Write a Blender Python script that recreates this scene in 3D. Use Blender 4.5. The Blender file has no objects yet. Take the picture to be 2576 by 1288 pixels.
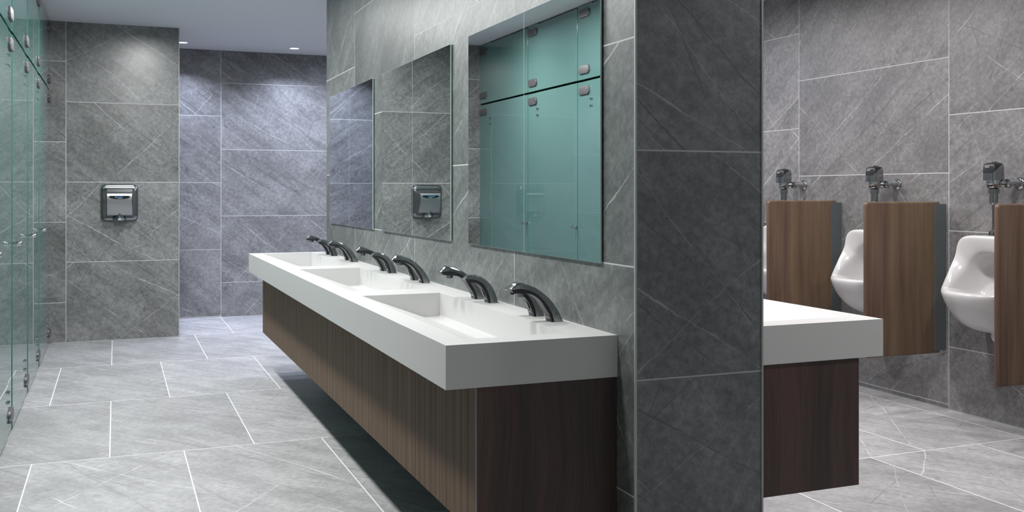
import bpy, bmesh, math, random
from mathutils import Vector, Matrix
random.seed(7)
PI = math.pi
C = bpy.context.scene.collection
scene = bpy.context.scene

# ---------------------------------------------------------------- camera
FOC = 2489.895; TH = math.radians(21.842); H = 1.151
cam = bpy.data.cameras.new('camera'); camo = bpy.data.objects.new('camera', cam); C.objects.link(camo)
cam.sensor_width = 36.0; cam.lens = FOC/2576*36; cam.shift_y = (480.5-644)/2576
cam.clip_start = 0.05
camo.location = (0, 0, H); camo.rotation_euler = (PI/2, 0, -TH)
scene.camera = camo

# ---------------------------------------------------------------- world, exposure
w = bpy.data.worlds.new('world'); scene.world = w; w.use_nodes = True
w.node_tree.nodes['Background'].inputs[0].default_value = (0.90, 0.98, 0.96, 1)
w.node_tree.nodes['Background'].inputs[1].default_value = 0.24
scene.view_settings.view_transform = 'Standard'; scene.view_settings.look = 'None'
scene.view_settings.exposure = 0.38; scene.view_settings.gamma = 1.0
scene.view_settings.use_curve_mapping = False
try:
    scene.cycles.use_denoising = True; scene.cycles.use_adaptive_sampling = True; scene.cycles.adaptive_threshold = .05
    scene.cycles.max_bounces = 8; scene.cycles.diffuse_bounces = 4; scene.cycles.glossy_bounces = 5
    scene.cycles.sample_clamp_indirect = 4.0
except Exception: pass

CEIL = 2.438
# rows of recessed ceiling lamps: (x, y, watts, colour)
P_MAIN = 17.2; P_URI = 19.5; P_BACK = 9.5
WARM = (1.0, 1.0, 0.985); NEUT = (1.0, 0.965, 0.955); BLUE = (0.72, 0.78, 1.0)
LAMPS = ([(0.22, y, P_MAIN*k, WARM, 'vanity') for y, k in ((2.75, 1.1), (3.8, 1.0), (4.85, 1.0), (5.9, 1.0), (6.92, 1.3))] +
         [(2.75, y, P_URI*k, NEUT, 'urinal') for y, k in ((1.9, .9), (2.95, 1.0), (4.0, 1.0), (5.05, 1.0), (6.1, 1.0))] +
         [(x, 9.0, P_BACK, BLUE, 'alcove') for x in (-0.42, 0.54, 1.497, 2.45)] +
         [(2.15, 7.75, 30.0, BLUE, 'alcove_fill')])  # added blue fill lamp, out of view, brightens the alcove wall broadly

# ---------------------------------------------------------------- node helper
class NB:
    def __init__(s, name):
        s.m = bpy.data.materials.new(name); s.m.use_nodes = True
        s.t = s.m.node_tree; s.bsdf = s.t.nodes['Principled BSDF']
    def n(s, typ, **kw):
        nd = s.t.nodes.new(typ)
        for k, v in kw.items(): setattr(nd, k, v)
        return nd
    def put(s, sock, v):
        if isinstance(v, bpy.types.NodeSocket): s.t.links.new(v, sock)
        elif isinstance(v, (tuple, list)) and sock.type == 'RGBA' and len(v) == 3: sock.default_value = (*v, 1)
        else: sock.default_value = v
    def math(s, op, a, b=None, c=None, clamp=False):
        nd = s.n('ShaderNodeMath', operation=op, use_clamp=clamp); s.put(nd.inputs[0], a)
        if b is not None: s.put(nd.inputs[1], b)
        if c is not None: s.put(nd.inputs[2], c)
        return nd.outputs[0]
    def sep(s, v):
        nd = s.n('ShaderNodeSeparateXYZ'); s.put(nd.inputs[0], v); return nd.outputs
    def comb(s, x, y, z):
        nd = s.n('ShaderNodeCombineXYZ')
        for i, v in enumerate((x, y, z)): s.put(nd.inputs[i], v)
        return nd.outputs[0]
    def vec(s, op, a, b=None, scale=None):
        nd = s.n('ShaderNodeVectorMath', operation=op); s.put(nd.inputs[0], a)
        if b is not None: s.put(nd.inputs[1], b)
        if scale is not None: s.put(nd.inputs['Scale'], scale)
        return nd.outputs[0]
    def noise(s, v, scale, detail=4, rough=.5, dist=0.0):
        nd = s.n('ShaderNodeTexNoise'); s.put(nd.inputs['Vector'], v); nd.inputs['Scale'].default_value = scale
        nd.inputs['Detail'].default_value = detail; nd.inputs['Roughness'].default_value = rough
        nd.inputs['Distortion'].default_value = dist; return nd.outputs[0]
    def step(s, v, lo, hi, a=0.0, b=1.0):
        nd = s.n('ShaderNodeMapRange', interpolation_type='SMOOTHSTEP'); s.put(nd.inputs[0], v)
        for i, x in zip((1, 2, 3, 4), (lo, hi, a, b)): s.put(nd.inputs[i], x)
        return nd.outputs[0]
    def mix(s, f, a, b, mode='MIX'):
        nd = s.n('ShaderNodeMix', data_type='RGBA', blend_type=mode); s.put(nd.inputs[0], f)
        s.put(nd.inputs[6], a); s.put(nd.inputs[7], b); return nd.outputs[2]
    def coord(s): return s.n('ShaderNodeTexCoord').outputs['Object']
    def bump(s, h, strength, dist=.01):
        nd = s.n('ShaderNodeBump'); nd.inputs['Strength'].default_value = strength
        nd.inputs['Distance'].default_value = dist; s.put(nd.inputs['Height'], h)
        s.put(s.bsdf.inputs['Normal'], nd.outputs[0])
    def set(s, **kw):
        for k, v in kw.items(): s.put(s.bsdf.inputs[k.replace('_', ' ')], v)
        return s.m

def flat(name, col, rough=.5, metal=0.0, **kw):
    b = NB(name); b.set(Base_Color=col, Roughness=rough, Metallic=metal, **kw); return b.m

def tile_mat(name, axis, a0, A, b0, seed=0, base=(.195, .200, .200), dark=(.085, .088, .092), B=.6096,
             grout=(.50, .51, .51), rough=.38, gw=.0017, vein=(.42, .42, .42), contrast=1.0, grain=.25):
    """Stone-look tiles: staggered joints laid out in metres, veins that break at every joint."""
    b = NB(name); x, y, z = b.sep(b.coord())[:3]
    a, v = {'X': (x, z), 'Y': (y, z), 'F': (y, x)}[axis]
    ta = b.math('DIVIDE', b.math('SUBTRACT', a, a0), A); ca = b.math('FLOOR', ta); fa = b.math('SUBTRACT', ta, ca)
    odd = b.math('MULTIPLY', b.math('FLOORED_MODULO', ca, 2.0), .5)
    tb = b.math('ADD', b.math('DIVIDE', b.math('SUBTRACT', v, b0), B), odd)
    cb = b.math('FLOOR', tb); fb = b.math('SUBTRACT', tb, cb)
    da = b.math('MULTIPLY', b.math('MINIMUM', fa, b.math('SUBTRACT', 1.0, fa)), A)
    db = b.math('MULTIPLY', b.math('MINIMUM', fb, b.math('SUBTRACT', 1.0, fb)), B)
    d = b.math('MINIMUM', da, db)
    wn = b.n('ShaderNodeTexWhiteNoise', noise_dimensions='3D'); b.put(wn.inputs['Vector'], b.comb(ca, cb, seed + .5))
    rnd = wn.outputs['Color']; rv = wn.outputs['Value']
    P = b.vec('ADD', b.comb(a, v, 0.0), b.vec('SCALE', rnd, scale=37.0))
    warp = b.vec('SCALE', b.vec('SUBTRACT', b.n('ShaderNodeTexNoise').outputs['Color'], (.5, .5, .5)), scale=.10)
    nz = warp.node.inputs[0].links[0].from_node.inputs[0].links[0].from_node
    b.put(nz.inputs['Vector'], P); nz.inputs['Scale'].default_value = 2.2; nz.inputs['Detail'].default_value = 3
    Pw = b.vec('ADD', P, warp)
    def rot(vv, ang, sa, sc):
        px, py = b.sep(vv)[:2]; c, s_ = math.cos(ang), math.sin(ang)
        al = b.math('ADD', b.math('MULTIPLY', px, c*sa), b.math('MULTIPLY', py, s_*sa))
        ac = b.math('ADD', b.math('MULTIPLY', px, -s_*sc), b.math('MULTIPLY', py, c*sc))
        return b.comb(al, ac, 3.3*ang)
    la = b.math('MULTIPLY', b.math('SUBTRACT', fa, .5), A); lb = b.math('MULTIPLY', b.math('SUBTRACT', fb, .5), B)
    jag = b.math('ADD', b.math('MULTIPLY', b.math('SUBTRACT', b.noise(P, 2.4, 2), .5), .055),
                 b.math('MULTIPLY', b.math('SUBTRACT', b.noise(P, 20, 3, .6), .5), .012))
    wvar = b.step(b.noise(b.vec('ADD', P, (5, 7, 1)), 7, 3, .6), .40, .62)
    rx, ry, rz = b.sep(rnd)[:3]
    def line(ang, S, w0, k_, seedv, slope=.34):
        """nearly straight hairline cracks, spacing S, direction ang, width about w0"""
        c, s_ = math.cos(ang), math.sin(ang)
        al = b.math('ADD', b.math('MULTIPLY', la, c), b.math('MULTIPLY', lb, s_))
        ac = b.math('ADD', b.math('MULTIPLY', la, -s_), b.math('MULTIPLY', lb, c))
        tt = b.math('ADD', b.math('DIVIDE', b.math('ADD', ac, jag), S), b.math('MULTIPLY_ADD', rx, 7.0, seedv))
        ce = b.math('FLOOR', tt); fr = b.math('SUBTRACT', tt, ce)
        wnn = b.n('ShaderNodeTexWhiteNoise', noise_dimensions='3D'); b.put(wnn.inputs['Vector'], b.comb(ce, b.math('MULTIPLY', rv, 91.7), seedv))
        q, q2, q3 = b.sep(wnn.outputs['Color'])[:3]
        pos = b.math('ADD', b.math('MULTIPLY_ADD', q, .36, .32), b.math('MULTIPLY', b.math('MULTIPLY', al, b.math('SUBTRACT', q2, .5)), slope/S))
        dd = b.math('MULTIPLY', b.math('ABSOLUTE', b.math('SUBTRACT', fr, pos)), S)
        w_ = b.math('MULTIPLY_ADD', wvar, w0*1.3, w0*.35)
        core = b.math('SUBTRACT', 1.0, b.math('DIVIDE', dd, w_), clamp=True)
        ext = b.step(b.noise(b.comb(b.math('MULTIPLY', al, 1.7), b.math('ADD', ce, b.math('MULTIPLY', rv, 50.0)), seedv), 1.0, 1), .40, .52)
        return b.math('MULTIPLY', b.math('MULTIPLY', b.step(core, 0.0, .55), ext), b.math('MULTIPLY', b.step(q3, .12, .3), k_))
    cloud = b.noise(Pw, 2.6, 7, .66, .3); fine = b.noise(P, 38, 5, .80)
    streak = b.noise(rot(Pw, -.62, 2.0, 9.0), 1.0, 5, .66)
    f = b.step(b.math('ADD', b.math('MULTIPLY', cloud, .5), b.math('MULTIPLY', streak, .5)), .37, .63)
    lo = tuple(c*(1-.29*contrast) for c in base); hi = tuple(c*(1+.19*contrast) for c in base)
    col = b.mix(f, lo, hi)
    g = b.step(fine, .34, .68, 1-grain, 1+grain*.9)
    col = b.mix(1.0, col, b.comb(g, g, g), 'MULTIPLY')
    pit = b.math('MULTIPLY', b.step(b.noise(Pw, 17, 4, .75), .56, .66), b.step(b.noise(P, 3.5, 3), .5, .62))
    col = b.mix(b.math('MULTIPLY', pit, .75*contrast), col, dark)
    for args in ((-.62, .22, .0024, .80, 3.1), (-.50, .37, .0080, .38, 8.7), (1.05, .40, .0022, .65, 5.3), (-1.25, .42, .0022, .65, 1.9), (.55, .50, .0020, .6, 2.7), (-.80, .15, .0014, .6, 6.6), (1.35, .28, .0014, .5, 29.0)):
        col = b.mix(line(*args), col, dark)
    crisp = b.step(fine, .33, .55, .6, 1.0)
    for args in ((-.60, .36, .0026, .85, 11.3), (.70, .70, .0024, .70, 13.9), (-.72, .29, .0015, .55, 17.1), (1.25, .80, .0018, .45, 23.3)):
        col = b.mix(b.math('MULTIPLY', line(*args), crisp), col, vein)
    tb_ = b.math('MULTIPLY_ADD', rv, .22, .89)
    col = b.mix(1.0, col, b.comb(tb_, tb_, tb_), 'MULTIPLY')
    gm = b.step(d, gw, gw+.0008, 1.0, 0.0)
    col = b.mix(gm, col, grout)
    b.bump(b.math('ADD', b.math('MULTIPLY', fine, .35), b.math('ADD', b.math('MULTIPLY', cloud, .5), b.math('MULTIPLY', gm, -.4))), .22, .004)
    b.set(Base_Color=col, Roughness=b.math('MULTIPLY_ADD', gm, .4, rough))
    return b.m

def wood_mat(name, c1, c2, c3, across=9.0, fine=60.0, along=.5, rough=.45, wav=.5, spec=.4):
    b = NB(name); x, y, z = b.sep(b.coord())[:3]
    s = b.math('ADD', x, y)
    wob = b.math('MULTIPLY', b.noise(b.comb(b.math('MULTIPLY', s, 3.0), 0.0, b.math('MULTIPLY', z, 1.6)), 1.0, 2), wav*.12)
    s2 = b.math('ADD', s, wob)
    n1 = b.noise(b.comb(b.math('MULTIPLY', s2, across), 0.0, b.math('MULTIPLY', z, along)), 1.0, 4, .6)
    n2 = b.noise(b.comb(b.math('MULTIPLY', s2, fine), 2.0, b.math('MULTIPLY', z, along*2)), 1.0, 4, .7)
    n3 = b.noise(b.comb(b.math('MULTIPLY', s2, fine*4), 7.0, b.math('MULTIPLY', z, 3.0)), 1.0, 2, .6)
    col = b.mix(b.step(n1, .36, .64), c1, c2)
    col = b.mix(b.math('MULTIPLY', b.step(n2, .45, .66), .6), col, c3)
    g = b.step(n3, .3, .7, .82, 1.12); col = b.mix(1.0, col, b.comb(g, g, g), 'MULTIPLY')
    b.bump(n3, .06, .002); b.set(Base_Color=col, Roughness=rough, Specular_IOR_Level=spec); return b.m

M = {}
M['ceiling'] = flat('ceiling_paint', (.62, .64, .67), .9)
M['solid'] = flat('white_solid_surface', (.60, .597, .592), .42)
M['porcelain'] = flat('porcelain', (.60, .59, .595), .20)
M['chrome'] = flat('chrome', (.50, .52, .53), .09, 1.0)
M['darkchrome'] = flat('dark_chrome', (.33, .35, .36), .16, 1.0)
M['steel'] = flat('brushed_steel', (.36, .37, .38), .32, 1.0)
M['dryer_chrome'] = flat('dryer_chrome', (.27, .285, .295), .24, 1.0)
M['dryer_plate'] = flat('dryer_plate', (.38, .39, .40), .32, 1.0)
M['black'] = flat('black_plastic', (.016, .017, .020), .38)
M['gunmetal'] = flat('gunmetal', (.10, .105, .11), .25, 1.0)
M['blackgloss'] = flat('black_gloss', (.008, .008, .009), .05)
M['white_ink'] = flat('white_ink', (.62, .62, .62), .5)
M['dark_ink'] = flat('silver_ink', (.75, .75, .75), .4)
bm_ = NB('blue_ink'); bm_.set(Base_Color=(.05, .22, .55), Roughness=.4); M['blue_ink'] = bm_.m
M['mirror'] = flat('mirror_silver', (.86, .90, .89), .0, 1.0)
M['mirror_edge'] = flat('mirror_glass_edge', (.42, .55, .52), .15)
M['backing'] = flat('mirror_backing', (.02, .022, .024), .6)
M['trim'] = flat('aluminium_trim', (.40, .42, .42), .45, .2)
M['clamp'] = None
b = NB('brushed_clamp'); n_ = b.noise(b.coord(), 260, 2, .6)
b.set(Base_Color=b.mix(b.step(n_, .35, .65), (.085, .076, .082), (.17, .155, .165)), Roughness=.45, Metallic=.5); M['clamp'] = b.m
b = NB('grained_aluminium'); n_ = b.noise(b.coord(), 420, 2, .7)
b.set(Base_Color=b.mix(b.step(n_, .3, .7), (.10, .115, .12), (.21, .235, .245)), Roughness=.55, Metallic=.5); M['bracket'] = b.m
b = NB('teal_glass'); b.set(Base_Color=(.098, .185, .175), Roughness=.015, IOR=1.68)
b.set(**{'Transmission_Weight': .0, 'Coat_Weight': .0, 'Coat_Roughness': .0}); M['glass'] = b.m
M['glass_edge'] = flat('teal_glass_edge', (.05, .20, .165), .1)
b = NB('lamp_lens'); b.set(Base_Color=(1, 1, 1), Emission_Color=(.95, .97, 1.0), Emission_Strength=9.0); M['lens'] = b.m
M['front_wood'] = wood_mat('zebra_laminate', (.082, .060, .040), (.175, .124, .088), (.33, .20, .14), 38, 130, .35, .6, .12, .12)
M['end_wood'] = wood_mat('dark_walnut_laminate', (.048, .040, .035), (.105, .062, .058), (.062, .048, .043), 7, 55, .45, .40, 1.0, .3)
M['divider_wood'] = wood_mat('walnut_panel', (.185, .126, .080), (.085, .048, .038), (.145, .094, .062), 5.0, 70, .35, .42, .5)
M['cabinet_dark'] = flat('cabinet_underside', (.03, .026, .024), .6)

FLOORK = dict(base=(.365, .365, .372), dark=(.20, .20, .205), vein=(.62, .62, .62), grout=(.72, .72, .72))
M['floor'] = tile_mat('floor_tiles', 'F', 7.07, 1.226, -.022, 3, rough=.42, gw=.0022, contrast=.72, grain=.15, B=.6100, **FLOORK)
M['t_mirror'] = tile_mat('wall_tiles_mirror_side', 'Y', 3.160, 1.2235, .035, 11, base=(.155, .170, .166))
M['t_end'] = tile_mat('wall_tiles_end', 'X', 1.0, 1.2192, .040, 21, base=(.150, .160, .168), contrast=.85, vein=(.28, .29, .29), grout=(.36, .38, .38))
M['t_uri'] = tile_mat('wall_tiles_urinal_side', 'Y', 3.98, 1.2295, .0275, 31, base=(.200, .195, .197), contrast=.8)
M['t_dry'] = tile_mat('wall_tiles_dryer_side', 'X', -.347, 1.2192, .0, 41, base=(.195, .198, .196), rough=.27)
M['t_back'] = tile_mat('wall_tiles_alcove', 'X', .898, 1.2192, .3125, 51, base=(.205, .208, .212))

# ---------------------------------------------------------------- geometry helpers
def link(name, me, parent=None, mats=(), loc=(0, 0, 0), rot=(0, 0, 0)):
    o = bpy.data.objects.new(name, me); C.objects.link(o); o.location = loc; o.rotation_euler = rot
    for m in (mats if isinstance(mats, (list, tuple)) else [mats]): me.materials.append(m)
    if parent: o.parent = parent
    return o
def to_mesh(bm, name, smooth=False, angle=None):
    bmesh.ops.recalc_face_normals(bm, faces=bm.faces)
    me = bpy.data.meshes.new(name); bm.to_mesh(me); bm.free()
    if smooth:
        me.polygons.foreach_set('use_smooth', [True]*len(me.polygons))
        if angle: me.set_sharp_from_angle(angle=math.radians(angle))
    return me
def add_box(bm, x0, x1, y0, y1, z0, z1, bevel=0.0, seg=2, mi=0):
    r = bmesh.ops.create_cube(bm, size=1.0, matrix=Matrix.Translation(((x0+x1)/2, (y0+y1)/2, (z0+z1)/2)) @ Matrix.Diagonal((x1-x0, y1-y0, z1-z0, 1)))
    vs = r['verts']
    for f in {f for v in vs for f in v.link_faces}: f.material_index = mi
    if bevel:
        es = list({e for v in vs for e in v.link_edges})
        bmesh.ops.bevel(bm, geom=es, offset=bevel, segments=seg, profile=.5, affect='EDGES')
def box(name, x0, x1, y0, y1, z0, z1, mats, parent=None, bevel=0.0, seg=2, smooth=False, off=(0, 0, 0)):
    """box in coordinates relative to its parent (or world)"""
    bm = bmesh.new(); add_box(bm, x0, x1, y0, y1, z0, z1, bevel, seg)
    return link(name, to_mesh(bm, name, smooth, 35 if smooth else None), parent, mats)
def add_lathe(bm, prof, center=(0, 0, 0), axis='Z', seg=32, caps=True):
    """prof: list of (radius, height) along the axis"""
    rings = []
    for r, h in prof:
        ring = []
        for k in range(seg):
            a = 2*PI*k/seg; p = {'Z': (r*math.cos(a), r*math.sin(a), h), 'X': (h, r*math.cos(a), r*math.sin(a)), 'Y': (r*math.cos(a), h, r*math.sin(a))}[axis]
            ring.append(bm.verts.new((p[0]+center[0], p[1]+center[1], p[2]+center[2])))
        rings.append(ring)
    for a, b_ in zip(rings, rings[1:]):
        for k in range(seg): bm.faces.new((a[k], a[(k+1) % seg], b_[(k+1) % seg], b_[k]))
    if caps: bm.faces.new(rings[0]); bm.faces.new(rings[-1])
def lathe(name, prof, mats, parent=None, center=(0, 0, 0), axis='Z', seg=32, angle=40):
    bm = bmesh.new(); add_lathe(bm, prof, center, axis, seg); return link(name, to_mesh(bm, name, True, angle), parent, mats)
def loft(bm, rings, close_start=True, close_end=True):
    R = [[bm.verts.new(p) for p in r] for r in rings]; n = len(R[0])
    for a, b_ in zip(R, R[1:]):
        for k in range(n): bm.faces.new((a[k], a[(k+1) % n], b_[(k+1) % n], b_[k]))
    if close_start: bm.faces.new(R[0])
    if close_end: bm.faces.new(R[-1])
def rrect(w, h, r, n=6):
    pts = []
    for cx, cy, a0 in ((w-r, h-r, 0), (-w+r, h-r, PI/2), (-w+r, -h+r, PI), (w-r, -h+r, 3*PI/2)):
        for k in range(n+1):
            a = a0+PI/2*k/n; pts.append((cx+r*math.cos(a), cy+r*math.sin(a)))
    return pts
def text_mesh(s, size, extrude=.0004, align='CENTER', space=1.0):
    cu = bpy.data.curves.new('lettering', 'FONT'); cu.body = s; cu.size = size; cu.extrude = extrude; cu.align_x = align
    cu.align_y = 'CENTER'; cu.space_character = space; cu.offset = size*.012
    o = bpy.data.objects.new('lettering', cu); C.objects.link(o)
    dg = bpy.context.evaluated_depsgraph_get(); me = bpy.data.meshes.new_from_object(o.evaluated_get(dg))
    bpy.data.objects.remove(o); bpy.data.curves.remove(cu); return me
def empty(name, loc, label, cat, group=None, rz=0.0):
    o = bpy.data.objects.new(name, None); C.objects.link(o); o.location = loc; o.rotation_euler = (0, 0, rz)
    o.empty_display_size = .05; tag(o, label, cat, group); return o
def tag(o, label, cat, group=None):
    o['label'] = label; o['category'] = cat
    if group: o['group'] = group
    return o
def struct(o): o['kind'] = 'structure'; return o
def copy_tree(root, loc, label):
    def cp(o, parent):
        c = o.copy(); C.objects.link(c); c.parent = parent
        for ch in list(o.children): cp(ch, c)
        return c
    r = cp(root, None); r.location = loc; r['label'] = label; return r

# ---------------------------------------------------------------- setting
def wall_box(name, x0, x1, y0, y1, z0, z1, mat_x, mat_y, cap=None):
    """mat_x on faces looking along X, mat_y on faces looking along Y"""
    bm = bmesh.new(); add_box(bm, x0, x1, y0, y1, z0, z1); bm.normal_update()
    for f in bm.faces: f.material_index = 0 if abs(f.normal.x) > .5 else 1
    return struct(link(name, to_mesh(bm, name), None, [mat_x, mat_y]))
XG = -.462                      # face of the glass partition
XW, XE = 1.275, 1.677           # two faces of the dividing wall
Y0, Y1 = 2.305, 6.42            # its two ends
XU = 4.0725                     # urinal wall
YD, YB = 8.23, 9.40             # dryer wall, alcove wall
YN = -1.6                       # how far the room runs on behind the viewer
struct(box('floor', -2.1, XU+.1, YN, YB+.1, -.1, 0, M['floor']))
struct(box('ceiling', -2.1, XU+.1, YN, YB+.1, CEIL, CEIL+.1, M['ceiling']))
wall_box('wall_center', XW, XE, Y0, Y1, 0, CEIL, M['t_mirror'], M['t_end'])
wall_box('wall_right', XU, XU+.1, YN, YB+.1, 0, CEIL, M['t_uri'], M['t_uri'])
wall_box('wall_dryer', -2.0, .468, YD, YD+.10, 0, CEIL, M['t_dry'], M['t_dry'])
wall_box('wall_back', -2.0, XU, YB, YB+.1, 0, CEIL, M['t_back'], M['t_back'])
wall_box('wall_left', -2.1, -2.0, YN, YB+.1, 0, CEIL, M['t_uri'], M['t_uri'])
t = .0035
struct(box('trim_1', XW-.002, XW+t, Y0-.002, Y0+t, 0, CEIL, M['trim']))
struct(box('trim_2', XE-t, XE+.002, Y0-.002, Y0+t, 0, CEIL, M['trim']))
struct(box('trim_3', .468-t, .470, YD-.002, YD+t, 0, CEIL, M['trim']))
struct(box('trim_4', XG+.02, .468, YD-.003, YD, 0, .005, M['trim']))
struct(box('trim_5', XU-.003, XU, YN, YB, 0, .005, M['trim']))

# ---------------------------------------------------------------- ceiling lamps
def downlight(loc, col, watts, label, group):
    r = empty('ceiling_downlight', loc, label, 'ceiling light', group)
    k = 1.0 if watts == P_BACK else 1.7        # the aisle lamps are the larger size
    r.scale = (k, k, k)
    lathe('trim_ring', [(.040, -.001), (.040, -.004), (.047, -.007), (.054, -.005), (.056, 0)], M['ceiling'], r)
    lathe('lamp_lens', [(.0, -.0035), (.030, -.0035), (.039, -.003)], M['lens'], r, seg=24)
    l = bpy.data.lights.new('lamp', 'AREA'); l.shape = 'DISK'; l.size = .075 if watts == P_BACK else .11; l.energy = watts; l.color = col; l.spread = math.radians(124 if watts == P_BACK else 176)
    o = bpy.data.objects.new('lamp', l); C.objects.link(o); o.parent = r; o.location = (0, 0, -.012)
    return r
lab = {'vanity': 'round recessed downlight in the ceiling aisle in front of the sinks',
       'urinal': 'round recessed downlight in the ceiling between dividing wall and urinals'}
lab['alcove_fill'] = 'unseen round fill light added behind the mirror wall to brighten the alcove'
alc = {-.42: 'round downlight in alcove ceiling hidden behind the hand dryer wall',
       .54: 'glowing round downlight at the ceiling edge beside the hand dryer wall',
       1.497: 'glowing round downlight in alcove ceiling above the bluish tiled wall',
       2.45: 'round downlight in alcove ceiling hidden behind the mirror wall'}
for x, y, wt, col, kd in LAMPS:
    lb = alc[x] if kd == 'alcove' else lab[kd]
    gp = None if kd == 'alcove_fill' else 'downlights in the alcove' if kd == 'alcove' else 'downlights of the %s aisle' % ('sink' if kd == 'vanity' else 'urinal')
    downlight((x, y, CEIL), col, wt, lb, gp)

# ---------------------------------------------------------------- glass stall fronts
GT = .012
def pane(name, y0, y1, z0, z1, x, parent=None, origin=(0, 0, 0)):
    bm = bmesh.new(); add_box(bm, x-GT-origin[0], x-origin[0], y0-origin[1], y1-origin[1], z0-origin[2], z1-origin[2], .0012, 1)
    bm.normal_update()
    for f in bm.faces: f.material_index = 0 if abs(f.normal.x) > .9 else 1
    return link(name, to_mesh(bm, name), parent, [M['glass'], M['glass_edge']])
def clamp(parent, y, z):
    """rounded plate clamp, local y/z on the pane"""
    bm = bmesh.new(); out = rrect(.078, .028, .02, 5)
    rings = [[(x, a+y, b_+z) for a, b_ in [(p*s, q*s) for p, q in out]] for x, s in ((0, 1), (.009, 1), (.0115, .97), (.012, .92))]
    loft(bm, rings)
    c = link('clamp', to_mesh(bm, 'clamp', True, 40), parent, M['clamp'])
    bm = bmesh.new(); add_lathe(bm, [(.0, -.083), (.0055, -.083), (.0065, -.081), (.0065, -.070)], (.0065, y, z-.006), 'Y', 16)
    link('clamp_screw', to_mesh(bm, 'clamp_screw', True, 40), c, M['chrome'])
posts = [(7.955, 8.23), (6.93, 7.13), (6.015, 6.235), (5.10, 5.315), (4.185, 4.40), (3.27, 3.485)]
names = ['against the hand dryer wall', 'first one out from the hand dryer wall side', 'third from the hand dryer wall',
         'fourth from the hand dryer wall, near the left picture edge', 'beyond the left picture edge, next to the last',
         'beyond the left picture edge, nearest the viewer']
GAP0, GAP1 = 1.904, 1.919
for i, (a, b_) in enumerate(posts):
    o0 = (XG, (a+b_)/2, 0)
    r = empty('glass_pilaster', o0, 'narrow lower teal glass pilaster, ' + names[i], 'glass panel', 'narrow glass pilasters of the stall fronts')
    pane('glass_pane', a+.0015, b_-.0015 if i else b_, .012, GAP0, XG, r, o0)
    for z in (.095, 1.842): clamp(r, 0 if i else .04, z)
    for z in (.175, .222, 1.730, 1.778):
        lathe('hinge_screw', [(.0065, 0), (.0065, .009), (.004, .011)], M['chrome'], r, (.0, (a-b_)/2+.014, z), 'X', 12)
    r = empty('glass_transom', (XG, (a+b_)/2, GAP1), 'narrow upper teal glass pane, ' + names[i], 'glass panel', 'narrow upper glass panes')
    o1 = (XG, (a+b_)/2, GAP1)
    pane('glass_pane', a+.0015, b_-.0015 if i else b_, GAP1, CEIL-.004, XG, r, o1)
    clamp(r, 0 if i else .04, 1.985-GAP1); clamp(r, 0 if i else .04, 2.372-GAP1)
doors = [(7.13, 7.955, 'the wide one beside the hand dryer wall'), (6.235, 6.93, 'second from the hand dryer wall'),
         (5.315, 6.015, 'third from the hand dryer wall'), (4.40, 5.10, 'at the left picture edge'), (3.485, 4.185, 'beyond the left picture edge')]
for a, b_, nm in doors:
    o0 = (XG+.003, a, 0)
    r = empty('glass_stall_door', o0, 'teal glass stall door with round metal knob, ' + nm, 'stall door', 'teal glass stall doors')
    pane('door_pane', a+.0015, b_-.0015, .012, GAP0, XG+.003, r, o0)
    lathe('door_knob', [(.012, 0), (.012, .004), (.0075, .006), (.0075, .012), (.0115, .013), (.0115, .036), (.0105, .038)], M['chrome'], r, (0, .012, .897), 'X', 20)
    for z in (.175, .222, 1.730, 1.778):
        lathe('hinge_screw', [(.0065, 0), (.0065, .007), (.004, .009)], M['chrome'], r, (0, b_-a-.014, z), 'X', 12)
    o1 = (XG+.003, a, GAP1)
    r = empty('glass_transom', o1, 'wide upper teal glass pane over the door, ' + nm, 'glass panel', 'wide upper glass panes')
    pane('glass_pane', a+.0015, b_-.0015, GAP1, CEIL-.014, XG+.003, r, o1)

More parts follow.
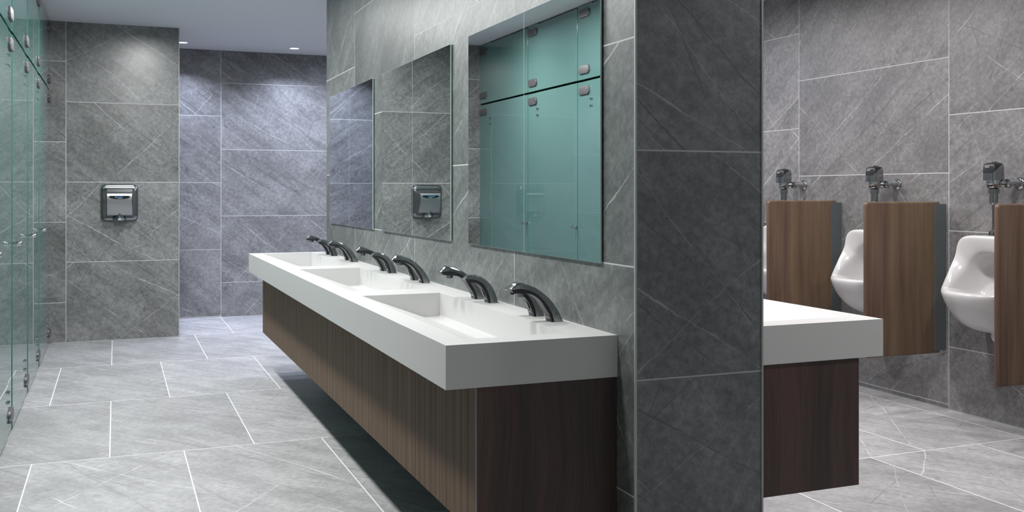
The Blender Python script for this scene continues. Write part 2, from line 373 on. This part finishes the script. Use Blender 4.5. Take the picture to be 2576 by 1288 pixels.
# ---------------------------------------------------------------- countertops with sinks
ZT, ZBt = .757, .643
BC = (3.077, 4.433, 5.790); BH = .584
def countertop(sgn, xf, label):
    """local frame: x grows from the wall outward, wall at 0; sgn -1 = left side of the wall"""
    x_wall = XW if sgn < 0 else XE
    r = empty('countertop', (x_wall, Y0+.1, ZBt), label, 'countertop')
    D = abs(xf-x_wall)
    ys0 = 0.0; ys1 = Y1-(Y0+.1)
    bx0, bx1 = .109, D-.078
    X = lambda d: sgn*d
    bm = bmesh.new(); T = ZT-ZBt
    def quad(p): bm.faces.new([bm.verts.new(q) for q in p])
    ycuts = [ys0]
    for c in BC: ycuts += [c-BH-(Y0+.1), c+BH-(Y0+.1)]
    ycuts.append(ys1)
    xs = [0, bx0, bx1, D]
    for i in range(len(ycuts)-1):
        for j in range(3):
            if j == 1 and i % 2 == 1: continue
            quad([(X(xs[j]), ycuts[i], T), (X(xs[j+1]), ycuts[i], T), (X(xs[j+1]), ycuts[i+1], T), (X(xs[j]), ycuts[i+1], T)])
    quad([(X(0), ys0, 0), (X(D), ys0, 0), (X(D), ys0, T), (X(0), ys0, T)])
    quad([(X(0), ys1, 0), (X(D), ys1, 0), (X(D), ys1, T), (X(0), ys1, T)])
    quad([(X(D), ys0, 0), (X(D), ys1, 0), (X(D), ys1, T), (X(D), ys0, T)])
    quad([(X(0), ys0, 0), (X(0), ys1, 0), (X(0), ys1, T), (X(0), ys0, T)])
    quad([(X(0), ys0, 0), (X(D), ys0, 0), (X(D), ys1, 0), (X(0), ys1, 0)])
    bmesh.ops.remove_doubles(bm, verts=bm.verts, dist=1e-5)
    link('slab', to_mesh(bm, 'slab'), r, M['solid'])
    for c in BC:
        a = c-BH-(Y0+.1); b_ = c+BH-(Y0+.1); bm = bmesh.new(); fl = T-.090; xr = bx0+.062; R = .006
        # section from the wall side rim, down, along the flat, up the ramp to the front rim
        prof = [(bx0, T), (bx0, fl+R), (bx0+.3*R, fl+.3*R), (bx0+R, fl)]
        prof += [(xr, fl-.001), (xr+.006, fl+.001), (bx1, T)]
        A = [bm.verts.new((X(p), a, q)) for p, q in prof]; B = [bm.verts.new((X(p), b_, q)) for p, q in prof]
        for k in range(len(prof)-1): bm.faces.new((A[k], A[k+1], B[k+1], B[k]))
        bm.faces.new(A); bm.faces.new(B)
        me = to_mesh(bm, 'sink_basin'); 
        for p in me.polygons: pass
        link('sink_basin', me, r, M['solid'])
    return r
countertop(-1, .782, 'long white countertop with three rectangular sinks below the mirrors')
countertop(1, 2.196, 'white countertop on the right of the dark dividing wall, facing the urinals')

def cabinet(sgn, xf, label):
    x_wall = XW if sgn < 0 else XE; D = abs(xf-x_wall); L = Y1-(Y0+.1)-.008
    r = empty('vanity_cabinet', (x_wall, Y0+.104, .255), label, 'cabinet')
    Hc = ZBt-.255-.001
    def bx(n, d0, d1, y0, y1, z0, z1, m, bev=0.0):
        a, b_ = sorted((sgn*d0, sgn*d1)); return box(n, a, b_, y0, y1, z0, z1, m, r, bev)
    bx('carcass', .001, D-.022, .021, L-.02, .004, Hc-.002, M['cabinet_dark'])
    bx('end_panel', .001, D, 0, .018, 0, Hc, M['end_wood'], .0008)
    bx('end_panel', .001, D-.021, L-.018, L, 0, Hc, M['end_wood'], .0008)
    seams = [.018, .515, .983, 1.565, 2.10, 2.70, 3.30, L]
    for s0, s1 in zip(seams, seams[1:]):
        bx('front_panel', D-.019, D, s0+.0008, s1-.0008, 0, Hc, M['front_wood'], .0008)
    return r
cabinet(-1, .868, 'long wall-hung wooden vanity cabinet under the three sinks')
cabinet(1, 2.106, 'dark walnut vanity cabinet under the counter on the right of the dividing wall')

# ---------------------------------------------------------------- faucets and soap dispensers
def arch(name, outer, inner, width, mats, parent, taper=1.0, chamfer=.006):
    """outer/inner: matching lists of (x, z); extruded across y"""
    bm = bmesh.new(); rings = []
    n = len(outer)
    for i, ((xo, zo), (xi, zi)) in enumerate(zip(outer, inner)):
        t_ = i/(n-1); w_ = width/2*(1-(1-taper)*(1-t_))
        dx, dz = xo-xi, zo-zi; L = math.hypot(dx, dz) or 1; dx /= L; dz /= L; c = min(chamfer, L*.45)
        rings.append([(xi, -w_, zi), (xo-dx*c, -w_, zo-dz*c), (xo-dx*c*.25, -w_+c*.45, zo-dz*c*.25), (xo, -w_+c*1.4, zo),
                      (xo, w_-c*1.4, zo), (xo-dx*c*.25, w_-c*.45, zo-dz*c*.25), (xo-dx*c, w_, zo-dz*c), (xi, w_, zi)])
    loft(bm, rings)
    o = link(name, to_mesh(bm, name, True, 32), parent, mats); return o
def resample(pts, n):
    # Catmull-Rom through points
    out = []; m = len(pts)
    for k in range(n):
        u = k/(n-1)*(m-1); i = min(int(u), m-2); f = u-i
        p0, p1, p2, p3 = pts[max(i-1, 0)], pts[i], pts[i+1], pts[min(i+2, m-1)]
        out.append(tuple(.5*(2*b1+(c1-a1)*f+(2*a1-5*b1+4*c1-d1)*f*f+(-a1+3*b1-3*c1+d1)*f**3) for a1, b1, c1, d1 in zip(p0, p1, p2, p3)))
    return out
TXT = text_mesh('SLOAN', .0105, .0004)
def letter_on_base(parent, x, z, size=1.0):
    o = link('lettering', TXT.copy(), parent, M['white_ink']); o.location = (x, 0, z)
    o.rotation_euler = (Matrix.Rotation(-math.radians(23), 3, 'Y') @ Matrix.Rotation(-PI/2, 3, 'Z') @ Matrix.Rotation(PI/2, 3, 'X')).to_euler()
    o.scale = (size, size, size); return o
def make_faucet(loc, label):
    """local: x = world X relative to the base front, spout points to -x"""
    r = empty('faucet', loc, label, 'faucet', 'curved dark chrome faucets on the countertop')
    O = [(-.136, .103), (-.126, .113), (-.112, .123), (-.078, .114), (-.048, .100), (-.012, .072), (.012, .042), (.027, .015), (.033, 0)]
    I = [(-.136, .101), (-.122, .102), (-.106, .103), (-.075, .096), (-.048, .081), (-.024, .056), (-.009, .033), (-.001, .012), (.002, 0)]
    arch('spout', resample(O, 40), resample(I, 40), .046, M['darkchrome'], r, .85)
    O2 = [(-.134, .1005), (-.116, .1015), (-.095, .1005), (-.075, .0955), (-.048, .0805), (-.024, .0555), (-.009, .0325), (-.001, .0115), (.002, 0)]
    I2 = [(-.128, .092), (-.112, .090), (-.092, .089), (-.068, .084), (-.043, .067), (-.027, .044), (-.014, .024), (-.008, .010), (-.006, 0)]
    arch('underside', resample(O2, 32), resample(I2, 32), .043, M['black'], r, .85, .001)
    lathe('aerator', [(.011, .078), (.0125, .080), (.0125, .092), (.011, .093)], M['gunmetal'], r, (-.098, 0, 0), 'Z', 20)
    letter_on_base(r, -.0106, .013)
    lathe('base_ring', [(.0, .0), (.001, 0)], M['steel'], r) if False else None
    return r
def make_dispenser(loc, label):
    r = empty('soap_dispenser', loc, label, 'soap dispenser', 'curved dark chrome soap dispensers on the countertop')
    O = [(-.094, .087), (-.084, .096), (-.072, .101), (-.052, .100), (-.026, .090), (-.002, .070), (.017, .042), (.026, .018), (.030, 0)]
    I = [(-.094, .085), (-.080, .085), (-.066, .085), (-.048, .080), (-.028, .068), (-.014, .049), (-.005, .027), (-.001, .012), (.001, 0)]
    arch('spout', resample(O, 36), resample(I, 36), .044, M['darkchrome'], r, .8)
    O2 = [(-.092, .0845), (-.079, .0845), (-.065, .0840), (-.048, .0795), (-.028, .0675), (-.014, .0485), (-.005, .0265), (-.001, .0115), (.001, 0)]
    I2 = [(-.086, .078), (-.075, .075), (-.062, .073), (-.048, .069), (-.034, .058), (-.022, .040), (-.014, .022), (-.009, .010), (-.007, 0)]
    arch('underside', resample(O2, 32), resample(I2, 32), .041, M['black'], r, .8, .001)
    bm = bmesh.new(); out = rrect(.008, .014, .006, 4)
    Mx = Matrix.Translation((-.0205, 0, .036)) @ Matrix.Rotation(math.radians(-24), 4, 'Y')
    rings = [[tuple(Mx @ Vector((-x, a*s, b_*s))) for a, b_ in out] for x, s in ((-.004, 1), (.0015, 1), (.002, .9))]
    loft(bm, rings); link('sensor_window', to_mesh(bm, 'sensor_window', True, 40), r, M['blackgloss'])
    lathe('nozzle', [(.006, .070), (.006, .076)], M['black'], r, (-.072, 0, 0), 'Z', 14)
    letter_on_base(r, -.0120, .014, .7)
    return r
sink_nm = ('nearest sink', 'middle sink', 'farthest sink')
f0 = d0 = None
for k, c in enumerate(BC):
    for s, nm in ((-1, 'nearer'), (1, 'farther')):
        lf = 'curved dark chrome faucet, %s one of the two at the %s' % (nm, sink_nm[k])
        ld = 'short curved dark soap dispenser, %s one of the two at the %s' % (nm, sink_nm[k])
        pf = (1.223, c+s*.340, ZT); pd = (1.225, c+s*.203, ZT)
        if f0 is None: f0 = make_faucet(pf, lf); d0 = make_dispenser(pd, ld)
        else: copy_tree(f0, pf, lf); copy_tree(d0, pd, ld)

# ---------------------------------------------------------------- mirrors
for y0, y1, nm in ((2.490, 3.611, 'nearest the viewer, reflecting the teal glass stalls'), (3.831, 4.945, 'middle one, reflecting the hand dryer'),
                   (5.142, 6.266, 'farthest one, reflecting the bluish alcove wall')):
    r = empty('wall_mirror', (XW, (y0+y1)/2, .947), 'frameless square wall mirror, ' + nm, 'mirror', 'frameless mirrors above the sinks')
    h = (y1-y0)/2; Hm = .802
    box('backing', -.004, 0, -h+.010, h-.010, .012, Hm-.012, M['backing'], r)
    for a, b_ in ((-h, -.0006), (.0006, h)):
        bm = bmesh.new(); add_box(bm, -.0095, -.0035, a, b_, 0, Hm, .0010, 1); bm.normal_update()
        for f in bm.faces: f.material_index = 0 if f.normal.x < -.9 else 1
        link('mirror_pane', to_mesh(bm, 'mirror_pane'), r, [M['mirror'], M['mirror_edge']])

# ---------------------------------------------------------------- hand dryer
r = empty('hand_dryer', (.030, YD, 1.062), 'square chrome hand dryer with black display on the grey tiled wall', 'hand dryer')
def dryer_depth(x, z):
    """depth out of the wall at local x, z"""
    W, Hh = .135, .143
    def edge(v, lim, soft): return max(0.0, min(1.0, (lim-abs(v))/soft))
    sm = lambda q: q*q*(3-2*q)
    a = sm(edge(x, .124, .036)); up = sm(max(0, min(1, (.116-z)/.050))); dn = sm(max(0, min(1, (z+.124)/.030)))
    bulge = (.048 + .040*math.cos((z-.030)/.150*PI/2)) * a*up*dn
    return .034 + bulge
bm = bmesh.new(); NX = 56; NZ = 60; W, Hh, RR = .135, .143, .042
def squ(u, v):
    """map unit square to the rounded rectangle"""
    x, z = u*W, v*Hh
    ax, az = abs(x)-(W-RR), abs(z)-(Hh-RR)
    if ax > 0 and az > 0:
        m_ = max(ax, az); L = math.hypot(ax, az); f = m_/L
        x = math.copysign(W-RR+ax*f, x); z = math.copysign(Hh-RR+az*f, z)
    return x, z
grid = []
for j in range(NZ+1):
    row = []
    for i in range(NX+1):
        u, v = -1+2*i/NX, -1+2*j/NZ; x, z = squ(u, v)
        e = max(abs(u), abs(v)); fal = min(1, (1-e)/.13); fal = math.sqrt(max(0, 1-(1-fal)**2))
        row.append(bm.verts.new((x, -(.012+(dryer_depth(x, z)-.012)*fal), z)))
    grid.append(row)
for j in range(NZ):
    for i in range(NX): bm.faces.new((grid[j][i], grid[j][i+1], grid[j+1][i+1], grid[j+1][i]))
per = grid[0] + [grid[j][NX] for j in range(1, NZ+1)] + grid[NZ][NX-1::-1] + [grid[j][0] for j in range(NZ-1, 0, -1)]
back = [bm.verts.new((p.co.x, 0, p.co.z)) for p in per]; n = len(per)
for k in range(n): bm.faces.new((per[k], per[(k+1) % n], back[(k+1) % n], back[k]))
cover = link('cover', to_mesh(bm, 'cover', True, 60), r, M['dryer_chrome']); cover['label'] = 'polished chrome cover'
# brushed front plate
bm = bmesh.new(); g2 = []
for j in range(25):
    row = []
    for i in range(17):
        x = -.088+.176*i/16; z = -.104+.208*j/24
        row.append(bm.verts.new((x, -(dryer_depth(x, z)+.0008), z)))
    g2.append(row)
for j in range(24):
    for i in range(16):
        bm.faces.new((g2[j][i], g2[j][i+1], g2[j+1][i+1], g2[j+1][i]))
pl = link('front_plate', to_mesh(bm, 'front_plate', True), r, M['dryer_plate']); pl['label'] = 'brushed steel front plate'
def lens_poly(hw, top, bot, n=14):
    pts = [(hw*math.cos(PI+PI*k/n), top+(bot-top)*(math.sin(PI*k/n)**.75)) for k in range(n+1)]
    pts += [(hw*.80, top+.0035), (-hw*.80, top+.0035)]
    return pts
def plate(name, pts, d0_, d1_, mat, parent):
    bm = bmesh.new(); loft(bm, [[(x, -(dryer_depth(x, z)+d0_), z) for x, z in pts], [(x, -(dryer_depth(x, z)+d1_), z) for x, z in pts]])
    return link(name, to_mesh(bm, name, False), parent, mat)
plate('display_bezel', [(x*1.06, .0405+(z-.0405)*1.2) for x, z in lens_poly(.073, .047, .026)], .0, .003, M['chrome'], r)
disp = plate('display', lens_poly(.073, .047, .028), .001, .0042, M['blackgloss'], r)
dy = -(dryer_depth(0, .04)+.0052)
tb1 = link('display_lettering', text_mesh('SLOAN', .0140, .0002), disp, M['blue_ink'], (.002, dy, .0425), (PI/2, 0, 0))
tb2 = link('display_small_lettering', text_mesh('XLERATOR', .0062, .0002), disp, M['white_ink'], (.002, dy, .0335), (PI/2, 0, 0))
box('display_emblem', -.032, -.022, dy-.0002, dy+.0006, .038, .047, M['blue_ink'], disp)
# nozzle with the hands symbol
bm = bmesh.new(); rings = []
for z, hw, dd in ((-.147, .036, .070), (-.136, .049, .086), (-.122, .050, .098), (-.102, .034, .100), (-.080, .008, .101)):
    rings.append([(hw*math.cos(PI*k/12), -.02-(dd-.02)*math.sin(PI*k/12)**.7, z) for k in range(13)])
loft(bm, rings); nozz = link('air_nozzle', to_mesh(bm, 'air_nozzle', True, 45), r, M['darkchrome'])
bm = bmesh.new()
for s in (-1, 1):
    for k, (ox, ln) in enumerate(((.0015, .006), (.0038, .0072), (.0061, .0065), (.0083, .005))):
        add_box(bm, s*ox-.0007+0*s, s*ox+.0007, -.1000, -.0960, -.128, -.128+ln)
    add_box(bm, min(s*.001, s*.009), max(s*.001, s*.009), -.1000, -.0960, -.132, -.1275)
link('hands_symbol', to_mesh(bm, 'hands_symbol'), nozz, M['dark_ink'])

# ---------------------------------------------------------------- urinals, flush valves and privacy panels
def make_urinal(loc, label):
    """local origin on the wall at floor level; opening looks to -x"""
    r = empty('urinal', loc, label, 'urinal', 'wall-hung urinals')
    NT = 96
    def ring(W, zb, zt, pb, ps, pt, n_=2.6, nt=5.0, zc=.672, k=1.6):
        pts = []
        for i in range(NT):
            th = 2*PI*i/NT; c, s = math.cos(th), math.sin(th)
            e = 2/(nt if s > 0 else n_); yy = W*math.copysign(abs(c)**e, c)
            hz = (zt-zc) if s > 0 else (zc-zb); zz = zc+hz*math.copysign(abs(s)**e, s)
            q = abs(s)**k; fz = min(1, abs(s)**e/.72); qt = fz*fz*(3-2*fz)
            p = ps+(pt-ps)*qt if s > 0 else ps+(pb-ps)*q
            pts.append((-p, yy, zz))
        return pts
    # wall ring, outer shell, lip crest, inside of the bowl
    R = [ring(.150, .470, .922, .0, .0, .0, 4.0, 6),
         ring(.160, .458, .930, .07, .05, .06, 4.0, 6),
         ring(.172, .458, .934, .13, .10, .130, 3.6, 6),
         ring(.180, .480, .934, .205, .165, .158, 3.3, 6),
         ring(.182, .530, .931, .270, .215, .168, 3.1, 6),
         ring(.181, .590, .928, .312, .250, .172, 2.9, 6),
         ring(.178, .640, .923, .334, .268, .174, 2.8, 6),
         ring(.173, .655, .915, .336, .272, .174, 2.7, 5.5),
         ring(.160, .664, .890, .328, .270, .168, 2.5, 4.2),
         ring(.146, .667, .858, .312, .262, .158, 2.3, 2.8),
         ring(.137, .655, .842, .300, .240, .146, 2.2, 2.4),
         ring(.131, .615, .836, .275, .180, .105, 2.1, 2.3),
         ring(.121, .560, .828, .220, .100, .070, 2.1, 2.2),
         ring(.100, .545, .810, .150, .066, .052, 2.1, 2.1),
         ring(.060, .600, .770, .085, .055, .048, 2.0, 2.0),
         ring(.015, .670, .730, .052, .050, .048, 2.0, 2.0)]
    bm = bmesh.new(); loft(bm, R)
    o = link('bowl', to_mesh(bm, 'bowl', True), r, M['porcelain'])
    sd = o.modifiers.new('smooth', 'SUBSURF'); sd.levels = 1; sd.render_levels = 1
    lathe('outlet', [(.034, .412), (.048, .422), (.054, .440), (.054, .490)], M['porcelain'], r, (-.075, -.02, 0), 'Z', 32, 60)
    return r
def make_valve(loc, label):
    """local origin on the wall at the pipe flange"""
    r = empty('flush_valve', loc, label, 'flush valve', 'chrome sensor flush valves')
    bx_, by_ = -.120, .046
    # supply pipe, flange and control stop
    lathe('wall_flange', [(.033, 0), (.033, -.003), (.028, -.010), (.021, -.013), (.0205, -.015)], M['chrome'], r, (0, 0, 0), 'X', 32)
    lathe('control_stop', [(.020, -.010), (.0215, -.048), (.0235, -.050), (.0235, -.058), (.0215, -.060), (.0215, -.068), (.0235, -.070), (.0235, -.082), (.020, -.089), (.010, -.091)], M['chrome'], r, (0, 0, 0), 'X', 32)
    # link tail between stop and body
    bm = bmesh.new(); a = Vector((-.072, .006, 0)); b_ = Vector((bx_, by_, 0)); d = (b_-a); L = d.length
    Mx = Matrix.Translation(a) @ d.to_track_quat('Z', 'Y').to_matrix().to_4x4()
    rings = []
    for rr, h in ((.016, -.005), (.016, .014), (.021, .016), (.021, .030), (.017, .032), (.017, L)):
        rings.append([tuple(Mx @ Vector((rr*math.cos(2*PI*k/20), rr*math.sin(2*PI*k/20), h))) for k in range(20)])
    loft(bm, rings); link('tail_coupling', to_mesh(bm, 'tail_coupling', True, 40), r, M['chrome'])
    lathe('valve_body', [(.020, -.025), (.027, -.023), (.0315, -.016), (.0315, .004), (.034, .006), (.034, .014), (.030, .017)], M['chrome'], r, (bx_, by_, 0), 'Z', 32)
    lathe('coupling_nut', [(.020, -.050), (.0265, -.049), (.0265, -.028), (.020, -.025)], M['darkchrome'], r, (bx_, by_, 0), 'Z', 6, 20)
    lathe('vacuum_breaker', [(.009, -.104), (.013, -.100), (.0195, -.095), (.0195, -.048)], M['darkchrome'], r, (bx_, by_, 0), 'Z', 28)
    lathe('flush_tube', [(.0072, -.248), (.0072, -.100)], M['darkchrome'], r, (bx_, by_, 0), 'Z', 20)
    lathe('spud_flange', [(.023, -.253), (.023, -.244), (.018, -.226), (.0085, -.224)], M['darkchrome'], r, (bx_, by_, 0), 'Z', 24)
    # sensor cap: chrome housing, black sloping front hood
    bm = bmesh.new(); rings = []
    for z, sx, sy, ox in ((.014, .043, .039, 0), (.045, .043, .039, 0), (.074, .041, .038, .001), (.090, .038, .035, .002), (.097, .031, .029, .004), (.099, .016, .016, .006)):
        rings.append([(bx_+ox+sx*math.copysign(abs(math.cos(a_))**.6, math.cos(a_)), by_+sy*math.copysign(abs(math.sin(a_))**.6, math.sin(a_)), z) for a_ in [2*PI*k/36 for k in range(36)]])
    loft(bm, rings); link('sensor_cap', to_mesh(bm, 'sensor_cap', True, 50), r, M['darkchrome'])
    # black hood covers the front half, lower edge sweeping up toward the wall
    bm = bmesh.new(); cols = []
    prof = ((.045, .0435, .0395), (.060, .0430, .0392), (.074, .0420, .0387), (.088, .0395, .0365), (.0955, .034, .032), (.0997, .018, .018))
    K = 30; A0 = math.radians(100)
    G = []
    for i in range(K+1):
        a_ = -A0+2*A0*i/K; rise = (abs(a_)/A0)**2.2; z0 = .046+rise*.045; row = []
        for j in range(9):
            z = z0+(.0995-z0)*j/8
            for (za, sa, ya), (zb, sb, yb) in zip(prof, prof[1:]):
                if za <= z <= zb+1e-6: f = (z-za)/(zb-za); sx = sa+(sb-sa)*f; sy = ya+(yb-ya)*f; break
            else: sx, sy = prof[-1][1:]
            ca, sa_ = -math.cos(a_), math.sin(a_)
            row.append(bm.verts.new((bx_+.002+(sx+.0012)*math.copysign(abs(ca)**.6, ca), by_+(sy+.0012)*math.copysign(abs(sa_)**.6, sa_), z+.0008)))
        G.append(row)
    for i in range(K):
        for j in range(8): bm.faces.new((G[i][j], G[i+1][j], G[i+1][j+1], G[i][j+1]))
    bmesh.ops.contextual_create(bm, geom=[g[-1] for g in G]) if False else bm.faces.new([g[-1] for g in G])
    hood = link('sensor_hood', to_mesh(bm, 'sensor_hood', True, 60), r, M['black'])
    lathe('override_button', [(.013, .097), (.013, .1035), (.011, .105)], M['darkchrome'], r, (bx_+.006, by_, 0), 'Z', 24)
    lt = link('lettering', TXT.copy(), r, M['white_ink'], (bx_-.0425, by_, .078), (PI/2, 0, -PI/2)); lt.scale = (.72, .72, .72)
    lt.parent = hood
    return r
def make_panel(loc, label):
    """privacy panel: local origin on the wall at the near face"""
    r = empty('privacy_panel', loc, label, 'privacy panel', 'wooden privacy panels between urinals')
    bm = bmesh.new(); t_ = .026; x0, x1, z0, z1 = -.530, -.036, .298, 1.095
    c = .016; out = []
    for cx, cz, a0 in ((x1-.004, z1-.004, 0), (x0+c, z1-c, PI/2), (x0+c, z0+c, PI), (x1-.004, z0+.004, 3*PI/2)):
        rr = .004 if cx > x0+.1 else c
        for k in range(7): a_ = a0+PI/2*k/6; out.append((cx+rr*math.cos(a_), cz+rr*math.sin(a_)))
    mx, mz = (x0+x1)/2, (z0+z1)/2
    rings = []
    for y, ins in ((0, .009), (.0012, .0055), (.004, .0022), (.009, 0), (t_-.009, 0), (t_-.004, .0022), (t_-.0012, .0055), (t_, .009)):
        rings.append([(mx+(px-mx)*(1-ins/abs(x1-x0)*2), y, mz+(pz-mz)*(1-ins/abs(z1-z0)*2)) for px, pz in out])
    loft(bm, rings); link('panel', to_mesh(bm, 'panel', True, 30), r, M['divider_wood'])
    box('wall_bracket', -.078, 0, -.002, t_+.002, .312, 1.083, M['bracket'], r, .001)
    return r
FY = 3.539; ST = .811
u0 = v0 = p0 = None
unm = ('nearest the viewer, framed by two wooden panels', 'middle one, half hidden behind a wooden panel', 'farthest one, only its edge showing past the dark wall')
for k in range(3):
    y = FY+ST*k
    lu = 'white porcelain wall-hung urinal, ' + unm[k]
    lv = 'chrome flush valve with black sensor cap, ' + ('at the right picture edge above the nearest urinal', 'above the middle urinal and its wooden panel', 'farthest one, beside the dark dividing wall')[k]
    if k == 0: u0 = make_urinal((XU, y+.050, 0), lu); v0 = make_valve((XU, y, 1.189), lv)
    else: copy_tree(u0, (XU, y+.050, 0), lu); copy_tree(v0, (XU, y, 1.189), lv)
for k, nm in enumerate(('at the right picture edge, nearest the viewer', 'middle one, with its full width in view', 'left one, partly behind the white counter', 'farthest one, past the last urinal')):
    lp = 'walnut privacy panel on a grey wall bracket, ' + nm
    if k == 0: p0 = make_panel((XU, 3.19, 0), lp)
    else: copy_tree(p0, (XU, 3.19+.81*k, 0), lp)
